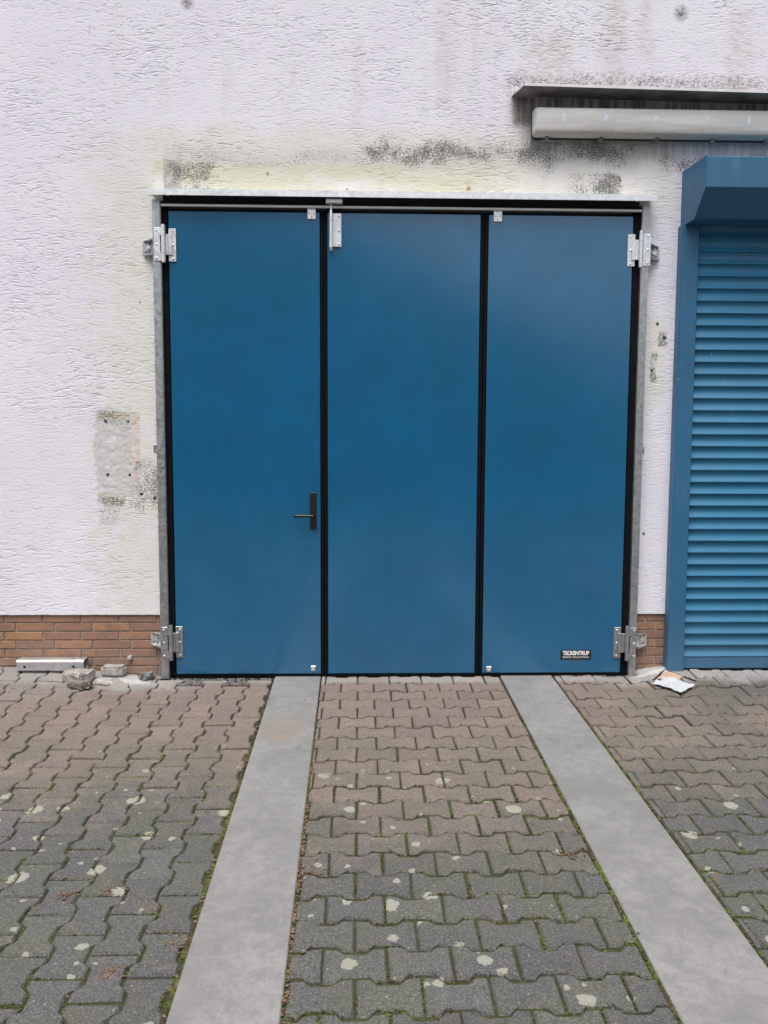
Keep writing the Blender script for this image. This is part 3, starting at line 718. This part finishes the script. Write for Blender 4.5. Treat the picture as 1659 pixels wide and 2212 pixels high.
# top guide roller on the middle leaf
g_ = D(MB().box(-.422, -.371, .010, .0185, 2.660, 2.857, .0015), 'roller_bracket', M['zinc_bright_lit'])
D(MB().cyl((-.433, -.002, 2.905), (-.433, -.002, 2.86), .006, 12).cyl((-.433, -.002, 2.872), (-.433, -.002, 2.83), .009, 12, .012).cyl((-.433, -.002, 2.84), (-.433, -.002, 2.81), .0125, 14).cyl((-.433, -.002, 2.808), (-.433, -.002, 2.70), .0115, 14).cyl((-.433, -.002, 2.698), (-.433, -.002, 2.652), .0125, 14).cyl((-.433, -.002, 2.65), (-.433, -.002, 2.632), .010, 12, .006), 'spindle', M['zinc_bright_lit'], g_, True)
D(MB().box(-.465, -.363, -.030, .020, 2.905, 2.9335, .004).box(-.458, -.37, -.0325, -.0305, 2.910, 2.915), 'roller_block', M['alu'], g_)
D(MB().box(-.430, -.420, -.001, .011, 2.67, 2.85), 'web', M['zinc_bright_lit'], g_)
for z in (2.842, 2.757, 2.676): D(dome(MB().cyl((-.386, .0098, z), (-.386, .006, z), .007, 6), -.386, .006, z, .0055), 'screw', M['zinc_bright_lit'], g_, True)
# small stop plates
for x0, x1, z0, z1, lf in ((-.575, -.526, 2.822, 2.892, 0), (.550, .601, 2.820, 2.889, 2)):
    p_ = D(MB().box(x0, x1, .012, .0185, z0, z1, .0015), 'stop_plate', M['zinc_bright_lit'])
    for dx, dz in ((.5, .16), (.25, .46), (.76, .46), (.5, .85)): D(MB().cyl((x0+dx*(x1-x0), .0118, z0+dz*(z1-z0)), (x0+dx*(x1-x0), .0095, z0+dz*(z1-z0)), .005, 10, .0035), 'screw', M['zinc'], p_)
for x0, x1, z0, z1 in ((-.565, -.535, .042, .076), (.547, .580, .034, .068)):
    p_ = D(MB().box(x0, x1, .010, .0195, z0+.018, z1, .002).box(x0+.003, x1-.003, .012, .0195, z0, z0+.015, .002), 'floor_bolt', M['zinc_bright_lit'])
    for dx in (.32, .68): D(MB().cyl((x0+dx*(x1-x0), .0118, z0+.009), (x0+dx*(x1-x0), .0105, z0+.009), .003, 8), 'hole', M['dark'], p_)
# side tabs at mid height
D(MB().box(-1.521, -1.4995, .004, .009, 1.413, 1.466, .002), 'side_tab', M['zinc'])
D(MB().box(1.4995, 1.513, .004, .009, 1.415, 1.469, .002), 'side_tab', M['zinc'])
# handle
hd = D(MB().box(-.567, -.5265, .010, .0195, .944, 1.172, .002), 'door_handle', M['black'])
D(MB().cyl((-.546, .0098, 1.029), (-.546, -.028, 1.029), .010, 14).cyl((-.546, -.034, 1.0295), (-.655, -.034, 1.029), .0095, 14).cyl((-.655, -.034, 1.029), (-.664, -.030, 1.026), .0095, 12, .007), 'lever', M['black'], hd, True)
D(MB().cyl((-.546, .0098, .982), (-.546, .006, .982), .0085, 16), 'lock_cylinder', M['black'], hd, True)
# maker's plate
pl_ = D(MB().box(1.021, 1.216, .0185, .0197, .109, .172), 'maker_plate', M['black'])
def lettering(text, x0, x1, z0, z1, y, bold):
    cu = bpy.data.curves.new('lettering', 'FONT'); cu.body = text; cu.size = 1; cu.offset = bold; cu.extrude = .0; cu.space_character = .93 if bold > .02 else 1.15
    t = bpy.data.objects.new('lettering', cu); COL.objects.link(t); bpy.context.view_layer.update()
    me = bpy.data.meshes.new_from_object(t.evaluated_get(bpy.context.evaluated_depsgraph_get()))
    bpy.data.objects.remove(t)
    co = np.array([v.co[:] for v in me.vertices]); mn, mx = co.min(0), co.max(0)
    for v in me.vertices:
        v.co = (x0+(v.co.x-mn[0])/(mx[0]-mn[0])*(x1-x0), y, z0+(v.co.y-mn[1])/(mx[1]-mn[1])*(z1-z0))
    me.materials.clear(); me.materials.append(M['ink'])
    o = link('lettering', me, pl_); o.matrix_parent_inverse = pl_.matrix_world.inverted(); return o
bpy.context.view_layer.update()
lettering('TECKENTRUP', 1.033, 1.205, .138, .166, .0179, .045)
lettering('DOOR SOLUTIONS', 1.036, 1.203, .119, .131, .0179, .008)

# ================================================================ ROLLER SHUTTER
shut = empty('roller_shutter', (3.0, .05, 0), 'closed blue roller shutter with projecting box at the right edge', 'shutter')
def S(mb, name, mat, parent=shut, smooth=False, **k): return part(mb, name, mat, parent, smooth, **k)
prof = [(.069, 3.14), (-.289, 3.122), (-.292, 3.118), (-.292, 2.952), (-.289, 2.948), (-.139, 2.812), (.004, 2.812), (.069, 2.812)]
S(MB().prism(prof, 'x', 1.724, 4.42), 'shutter_box', M['rail_blue'])
S(MB().prism([(y*1.0 + (-.003 if y < 0 else 0), z+(.003 if z > 3 else -.003 if y < .0 else 0)) for y, z in prof], 'x', 1.716, 1.7235), 'end_cap', M['rail_blue'])
S(MB().prism([(y*1.0 + (-.003 if y < 0 else 0), z+(.003 if z > 3 else -.003 if y < .0 else 0)) for y, z in prof], 'x', 4.4205, 4.428), 'end_cap', M['rail_blue'])
def rail(x0, x1): return MB().prism([(x0, .069), (x0, .004), (x0+.006, -.004), (x1-.004, -.004), (x1, .0), (x1, .069)], 'z', .034, 2.8115)
S(rail(1.702, 1.808), 'guide_rail', M['rail_blue']); S(rail(4.29, 4.396), 'guide_rail', M['rail_blue'])
# slat profile: hollow face, lower edge rolled forward
def slat_mesh(L):
    p = .0745
    f = [(.0235, .0005), (.0190, .0015), (.0175, .005), (.0200, .011), (.0245, .018), (.0290, .026), (.0325, .034), (.0345, .043), (.0345, .052), (.0325, .060), (.0290, .066), (.0250, .070), (.0225, .0725), (.0235, .0740)]
    bk = [(.042, .0740), (.044, .040), (.042, .0005)]
    return MB().prism(f+bk, 'x', 0, L).mesh('slat', M['shutter_blue'], True)
sm_ = slat_mesh(2.478)
for k in range(38):
    z = .123+.0745*k
    if z > 2.86: break
    o = link('slat', sm_, shut); o.matrix_parent_inverse = shut.matrix_world.inverted(); o.location = (1.8105, random.uniform(-.0006, .0006), z)
S(MB().prism([(.024, .048), (.022, .053), (.022, .112), (.026, .1215), (.042, .1215), (.042, .048)], 'x', 1.8105, 4.288), 'end_slat', M['rail_blue'])
S(MB().box(1.8105, 4.288, .024, .040, .022, .047, .002).box(1.8105, 4.288, .020, .0235, .036, .041), 'bottom_seal', M['rubber'])

# ================================================================ LAMP AND CANOPY
cn = empty('lamp_canopy', (1.5, .07, 3.56), 'narrow grey sheet-metal canopy above the long wall lamp', 'canopy')
def Cn(mb, name, mat, parent=cn): return part(mb, name, mat, parent)
def tilted(mb):
    mb.v = [(x, y, z-(x-.65)*.0135) for x, y, z in mb.v]; return mb
Cn(tilted(MB().prism([(.655, .0655), (.700, -.095), (2.62, -.095), (2.62, .0655)], 'z', 3.570, 3.5725)), 'canopy_sheet', M['sheet_grey'])
Cn(tilted(MB().prism([(.700, -.0985), (2.62, -.0985), (2.62, -.0955), (.700, -.0955)], 'z', 3.5695, 3.584)), 'front_lip', M['white_trim'])
Cn(tilted(MB().box(.655, 2.62, .0657, .0690, 3.570, 3.622)), 'wall_flange', M['white_trim'])
Cn(tilted(MB().cyl((.672, .0655, 3.602), (.672, .062, 3.602), .006, 10)), 'screw', M['zinc'])
lamp = empty('wall_lamp', (1.5, .07, 3.40), 'long grey ribbed strip lamp on the wall under the canopy', 'lamp')
def Lp(mb, name, mat, parent=lamp, smooth=False): return part(mb, name, mat, parent, smooth)
def rrect(w, h, r, n=4):
    out = []
    for cx, cy, a0 in ((w/2-r, h/2-r, 0), (-w/2+r, h/2-r, 90), (-w/2+r, -h/2+r, 180), (w/2-r, -h/2+r, 270)):
        for i in range(n+1):
            a = math.radians(a0+90*i/n); out.append((cx+r*math.cos(a), cy+r*math.sin(a)))
    return out
LX, LZ, LW, LH = (.772+2.29)/2, 3.4, 2.29-.772, .170
def loft(rings):
    mb = MB(); n = len(rings[0]); vs = [p for r in rings for p in r]
    fs = [[k*n+i, k*n+(i+1) % n, (k+1)*n+(i+1) % n, (k+1)*n+i] for k in range(len(rings)-1) for i in range(n)]+[list(range(n))[::-1], [len(vs)-n+i for i in range(n)]]
    return mb.add(vs, fs)
Lp(loft([[(LX+x, y, LZ+z) for x, z in rrect(LW+g, LH+g, .022)] for y, g in ((.069, -.012), (.030, .004), (.022, .006))]), 'housing', M['black'], smooth=True)
df = Lp(loft([[(LX+x, y, LZ+z) for x, z in rrect(LW+g, LH+g, .022)] for y, g in ((.0215, -.004), (-.016, -.012), (-.032, -.026), (-.038, -.042))]), 'diffuser', M['lampgrey'], smooth=True)
for px in (.955, 1.208, 1.505, 1.815, 2.070):
    bm = bmesh.new(); bmesh.ops.create_uvsphere(bm, u_segments=12, v_segments=8, radius=1)
    mb = MB().bm(bm, Matrix.Translation((px, -.038, 3.412)) @ Matrix.Diagonal((.013, .0016, random.uniform(.022, .032), 1)))
    Lp(mb, 'lens', M['lens'], df, True)  # pale ellipse drawn for an LED highlight seen through the diffuser
for px in (.86, 1.19, 1.53, 1.87, 2.2):
    Lp(MB().box(px-.016, px+.016, .006, .040, 3.298, 3.312, .004).box(px-.010, px+.010, -.002, .0055, 3.300, 3.322, .003), 'clip', M['sheet_grey'])

# ================================================================ LOOSE THINGS
# hollow steel offcut with two drilled holes
zt = gz(-2.18, .03)
tube = empty('steel_tube', (-2.18, .02, zt), 'short galvanised square steel tube with drilled holes lying against the plinth', 'steel tube')
def Tb(mb, name, mat, parent=tube): return part(mb, name, mat, parent)
mb = MB(); x0, x1, ya, yb, za, zb, t_ = -2.385, -1.972, -.025, .066, zt+.004, zt+.076, .005
o_ = [(ya, za), (yb, za), (yb, zb), (ya, zb)]; i_ = [(ya+t_, za+t_), (yb-t_, za+t_), (yb-t_, zb-t_), (ya+t_, zb-t_)]
def chamf(q, c):
    (a, b), (c2, d) = q[0], q[2]
    return [(a+c, b), (c2-c, b), (c2, b+c), (c2, d-c), (c2-c, d), (a+c, d), (a, d-c), (a, b+c)]
O, I = chamf(o_, .009), chamf(i_, .005); n = 8
vs = [(x, *p) for x in (x0, x1) for p in O]+[(x, *p) for x in (x0, x1) for p in I]
fs = [[i, (i+1) % n, n+(i+1) % n, n+i] for i in range(n)]+[[2*n+i, 3*n+i, 3*n+(i+1) % n, 2*n+(i+1) % n] for i in range(n)]
fs += [[i, 2*n+i, 2*n+(i+1) % n, (i+1) % n] for i in range(n)]+[[n+i, n+(i+1) % n, 3*n+(i+1) % n, 3*n+i] for i in range(n)]
Tb(mb.add(vs, fs), 'tube', M['alu'])
for hx in (-2.335, -2.035): Tb(MB().cyl((hx, ya-.0004, zt+.036), (hx, ya-.001, zt+.036), .008, 14), 'hole', M['dark'])
Tb(MB().box(x0+.004, x1-.02, ya+t_+.001, yb-t_-.001, za+t_+.0005, za+t_+.003), 'tube_shade', M['dark'])  # near-black sheet stands in for the shade inside the tube
Tb(MB().cyl((-2.05, .03, zb+.0004), (-2.05, .03, zb+.0009), .008, 12), 'hole', M['dark'])

def rough_stone(poly, z0, z1, c, seed, jit=.003, sub=1):
    bm = bmesh.new(); r = random.Random(seed)
    vsb = [bm.verts.new((x, y, z0)) for x, y in poly]; vst = [bm.verts.new((x, y, z1)) for x, y in poly]; n = len(poly)
    bm.faces.new(vsb[::-1]); bm.faces.new(vst)
    for i in range(n): bm.faces.new((vsb[i], vsb[(i+1) % n], vst[(i+1) % n], vst[i]))
    bmesh.ops.bevel(bm, geom=bm.edges[:], offset=c, segments=2, affect='EDGES')
    bmesh.ops.triangulate(bm, faces=bm.faces[:])
    for _ in range(sub): bmesh.ops.subdivide_edges(bm, edges=[e for e in bm.edges if e.calc_length() > .018], cuts=1)
    for v in bm.verts: v.co += Vector((r.gauss(0, jit), r.gauss(0, jit), r.gauss(0, jit*.6)))
    return MB().bm(bm)
def thing(mb, name, mat, label, cat, origin, smooth=False):
    mb.v = [(v[0]-origin[0], v[1]-origin[1], v[2]-origin[2]) for v in mb.v]
    return mb.obj(name, mat, None, smooth, label=label, category=cat) if False else link(name, mb.mesh(name, mat, smooth), None, origin, label=label, category=cat)
zs_ = gz(-2.0, -.12)
thing(rough_stone([(-2.065, -.135), (-2.03, -.165), (-1.95, -.165), (-1.90, -.135), (-1.885, -.07), (-1.91, -.035), (-1.95, -.055), (-2.02, -.05), (-2.07, -.08)], zs_+.003, zs_+.056, .006, 3), 'loose_paver', M['stone_pink'], 'loose pinkish double-T paver lying in front of the steel tube', 'paver', (-1.97, -.1, zs_))
zs_ = gz(-1.93, -.25)
thing(rough_stone([(-2.000, -.245), (-1.97, -.268), (-1.90, -.262), (-1.865, -.235), (-1.86, -.195), (-1.885, -.178), (-1.96, -.180), (-2.005, -.19)], zs_+.002, zs_+.040, .007, 5, .004), 'broken_paver', M['stone_brown'], 'brown broken paver half leaning by the pinkish loose paver', 'paver', (-1.94, -.26, zs_))
zs_ = gz(-1.8, .02)
thing(rough_stone([(-1.875, -.01), (-1.845, -.035), (-1.75, -.035), (-1.722, -.01), (-1.722, .05), (-1.75, .068), (-1.85, .068), (-1.878, .05)], zs_+.004, zs_+.066, .014, 8, .0014), 'kerb_block', M['stone_grey'], 'small pale rounded concrete block standing by the plinth beside the steel tube', 'block', (-1.8, .02, zs_), True)
zs_ = gz(-1.6, .0)
thing(rough_stone([(-1.635, -.03), (-1.60, -.055), (-1.555, -.04), (-1.54, .0), (-1.56, .04), (-1.60, .05), (-1.64, .02)], zs_+.0, zs_+.040, .010, 21, .005), 'rubble_lump', M['gravel'], 'jagged grey lump of rubble beside the foot of the left frame post', 'rubble', (-1.6, 0, zs_))
# raw cement haunching at the foot of the wall
def patch(poly_c, rx, ry, h, seed, name, label):
    bm = bmesh.new(); bmesh.ops.create_grid(bm, x_segments=22, y_segments=14, size=1); r = random.Random(seed)
    ph = [r.uniform(0, 6.3) for _ in range(6)]
    kill = []
    for v in bm.verts:
        a = math.atan2(v.co.y, v.co.x); e = 1+.10*math.sin(3*a+ph[0])+.08*math.sin(5*a+ph[1])+.05*math.sin(9*a+ph[2])
        d = max(abs(v.co.x), abs(v.co.y))
        x, y = poly_c[0]+v.co.x*rx*e, min(poly_c[1]+v.co.y*ry*e, .082)
        hh = h*(1-d**3)+r.gauss(0, .0016)-.008*ss(.8, 1, d)
        v.co = Vector((x, y, gz(x, y)+hh))
    ex = bmesh.ops.extrude_face_region(bm, geom=bm.faces[:])
    for v in [g for g in ex['geom'] if isinstance(g, bmesh.types.BMVert)]: v.co.z -= .03
    bmesh.ops.recalc_face_normals(bm, faces=bm.faces[:])
    thing(MB().bm(bm), name, M['cement'], label, 'cement', (poly_c[0], poly_c[1], gz(*poly_c)), True)
patch((1.625, .035), .125, .060, .010, 4, 'cement_patch', 'pale raw cement patch between the right frame post and the shutter rail')
patch((-1.72, -.035), .17, .085, .006, 9, 'cement_patch', 'pale raw cement smear in front of the small concrete block')
# plastic film over a broken board
def crumple(cx, cy, pts, seed, amp, lift, thick, nseg=16):
    r = random.Random(seed); bm = bmesh.new(); bmesh.ops.create_grid(bm, x_segments=nseg, y_segments=nseg, size=1)
    fr = [(r.uniform(1.5, 5), r.uniform(1.5, 5), r.uniform(0, 6.3)) for _ in range(6)]
    A, B, C2, D2 = [Vector(p) for p in pts]
    for v in bm.verts:
        u, t = (v.co.x+1)/2, (v.co.y+1)/2
        p = A*(1-u)*(1-t)+B*u*(1-t)+C2*u*t+D2*(1-u)*t
        hz = sum(abs(math.sin(a*v.co.x+b*v.co.y+c)) for a, b, c in fr)/6
        v.co = Vector((p.x+r.gauss(0, .0015), p.y+r.gauss(0, .0015), gz(p.x, p.y)+lift+amp*hz))
    ex = bmesh.ops.extrude_face_region(bm, geom=bm.faces[:])
    for v in [g for g in ex['geom'] if isinstance(g, bmesh.types.BMVert)]: v.co.z += thick
    bmesh.ops.recalc_face_normals(bm, faces=bm.faces[:])
    return MB().bm(bm)
thing(crumple(0, 0, ((1.535, -.20), (1.645, -.395), (1.765, -.285), (1.665, -.135)), 3, .022, .006, .0012), 'plastic_sheet', M['sheet'], 'crumpled pale plastic sheet lying on the pavers below the shutter rail', 'plastic sheet', (1.65, -.25, gz(1.65, -.25)))
bd = empty('broken_board', (1.67, -.10, gz(1.67, -.1)), 'beige broken board with dark rim, half covered by the plastic sheet', 'board')
part(crumple(0, 0, ((1.60, -.115), (1.68, -.20), (1.775, -.10), (1.695, -.012)), 12, .005, .003, .003, 6), 'board', M['board'], bd)
part(MB().add([(1.565, -.125, gz(1.565, -.125)+.003), (1.571, -.131, gz(1.575, -.135)+.003), (1.694, .010, gz(1.7, 0)+.008), (1.690, .014, gz(1.69, 0)+.008), (1.565, -.125, gz(1.565, -.125)+.006), (1.571, -.131, gz(1.575, -.135)+.006), (1.694, .010, gz(1.7, 0)+.011), (1.690, .014, gz(1.69, 0)+.011)], [[0, 1, 2, 3], [4, 5, 6, 7], [0, 1, 5, 4], [1, 2, 6, 5], [2, 3, 7, 6], [3, 0, 4, 7]]), 'rim', M['rubber'], bd)
part(MB().add([(1.690, .014, gz(1.69, 0)+.008), (1.696, .009, gz(1.7, 0)+.008), (1.82, -.185, gz(1.82, -.185)+.003), (1.815, -.190, gz(1.81, -.195)+.003), (1.690, .014, gz(1.69, 0)+.011), (1.696, .009, gz(1.7, 0)+.011), (1.82, -.185, gz(1.82, -.185)+.010), (1.815, -.190, gz(1.81, -.195)+.010)], [[0, 1, 2, 3], [4, 5, 6, 7], [0, 1, 5, 4], [1, 2, 6, 5], [2, 3, 7, 6], [3, 0, 4, 7]]), 'rim', M['rubber'], bd)

# ================================================================ SMALL STUFF: moss, litter, grit
ico = bmesh.new(); bmesh.ops.create_icosphere(ico, subdivisions=1, radius=1); ico.verts.index_update()
IV = [v.co.copy() for v in ico.verts]; IF = [[v.index for v in f.verts] for f in ico.faces]; ico.free()
mr = random.Random(5)
def blob(mb, x, y, z, r, fl=.6):
    a = mr.uniform(0, 6.3); ca, sa = math.cos(a), math.sin(a)
    k = [mr.uniform(.65, 1.3) for _ in IV]
    mb.add([(x+(v.x*ca-v.y*sa)*r*k[i], y+(v.x*sa+v.y*ca)*r*k[i]*.8, z+v.z*r*fl*k[i]) for i, v in enumerate(IV)], IF)
def nz(x, y, s, o=0): return .5+.5*math.sin(x*s*1.7+1.3*math.sin(y*s+o)+o*2.1)*math.cos(y*s*1.3+1.1*math.sin(x*s*.8+o))
moss = MB()
for a, b, z in EDGES:
    L = math.hypot(b[0]-a[0], b[1]-a[1]); n = max(1, int(L/.0075))
    for i in range(n):
        t = (i+mr.random())/n; x, y = a[0]+(b[0]-a[0])*t, a[1]+(b[1]-a[1])*t
        p = ss(-.55, -1.7, y)*.9
        if nz(x, y, 6, 1.0)*.6+nz(x, y, 17, 2.0)*.4 > .50-.2*(1-p) or p < .05: 
            if mr.random() > .10*p: continue
        if mr.random() > p*1.0: continue
        blob(moss, x+mr.gauss(0, .0035), y+mr.gauss(0, .0035), gz(x, y)-.0055+mr.uniform(-.002, .0035), mr.uniform(.0022, .0055))
def strip(xf, w, y0, y1, n, dens):
    for _ in range(n):
        y = mr.uniform(y0, y1)
        if mr.random() > dens(y): continue
        x = xf(y)+mr.gauss(0, w); blob(moss, x, y, gz(x, y)-.006+mr.uniform(-.003, .004), mr.uniform(.003, .0085), .75)
strip(lambda y: -.799, .0035, -3.1, -.35, 2600, lambda y: (.15+.85*ss(-1.2, -2.6, y))*(.25+.75*nz(y, 1, 5, .3)))
strip(lambda y: -.499+.026*(-y/3), .003, -3.1, -.8, 900, lambda y: .25+.6*nz(y, 2, 4, .9))
strip(lambda y: .634, .0035, -3.1, -.6, 2000, lambda y: (.2+.8*ss(-.8, -1.8, y))*(.3+.7*nz(y, 3, 5, 1.3)))
strip(lambda y: .976+.022*(-y/3), .0035, -3.1, -.6, 1300, lambda y: .25+.6*nz(y, 5, 4, 2.1))
o = moss.obj('moss', M['moss'], None, kind='stuff'); o['label'] = 'green and brown moss growing in the paver joints'
lit = MB()
def flake(x, y, s):
    a = mr.uniform(0, 6.3); z = gz(x, y)+mr.uniform(-.004, .003); tl = mr.uniform(-.5, .5)
    P = [(-1, -.35), (0, -.5), (1, 0), (.1, .5), (-.9, .3)]
    up_ = [(x+(px*math.cos(a)-py*math.sin(a))*s, y+(px*math.sin(a)+py*math.cos(a))*s, z+tl*px*s*.6+.0012) for px, py in P]
    lit.add(up_+[(q[0], q[1], q[2]-.0008) for q in up_], [[0, 1, 2, 3, 4], [9, 8, 7, 6, 5]]+[[i, (i+1) % 5, 5+(i+1) % 5, 5+i] for i in range(5)])
for _ in range(520):
    y = mr.uniform(-3.1, -.7)
    if mr.random() < .25+.75*ss(-.8, -2, y): flake(-.495+.026*(-y/3)+mr.gauss(0, .006), y, mr.uniform(.003, .011))
for _ in range(160): y = mr.uniform(-3.1, -.8); flake(-.800+mr.gauss(0, .008), y, mr.uniform(.003, .009))
for cx, cy, n, sg in ((-.845, -2.62, 60, .022), (-1.0, -2.75, 70, .02), (-1.13, -2.3, 40, .02), (-1.28, -2.35, 30, .02), (.53, -2.1, 40, .025), (-.44, -2.2, 50, .03), (-1.55, -.62, 30, .04), (2.0, -.12, 60, .07), (2.15, -.3, 60, .08), (-2.4, -.3, 50, .08)):
    for _ in range(n): flake(cx+mr.gauss(0, sg), cy+mr.gauss(0, sg), mr.uniform(.003, .009))
e_ = [e for e in EDGES if e[0][1] < -1.0]
for _ in range(420):
    a, b, z = mr.choice(e_); t = mr.random(); flake(a[0]+(b[0]-a[0])*t+mr.gauss(0, .004), a[1]+(b[1]-a[1])*t+mr.gauss(0, .004), mr.uniform(.002, .007))
o = lit.obj('leaf_litter', M['litter'], None, kind='stuff'); o['label'] = 'brown crumbs of dry leaves scattered along the paver joints'
gr = MB()
for _ in range(700):
    x = mr.uniform(-1.46, -.81); y = mr.uniform(-.10, .028); blob(gr, x, y, gz(x, y)-.010, mr.uniform(.003, .009), .8)
for _ in range(160):
    x = mr.uniform(-2.5, -1.2); y = mr.uniform(-.35, .06); blob(gr, x, y, gz(x, y)+.001, mr.uniform(.0015, .004), .8)
for _ in range(110):
    x = mr.uniform(1.5, 2.4); y = mr.uniform(-.35, .06); blob(gr, x, y, gz(x, y)+.001, mr.uniform(.0015, .005), .7)
o = gr.obj('grit', M['gravel'], None, kind='stuff'); o['label'] = 'loose grey grit along the foot of the door'
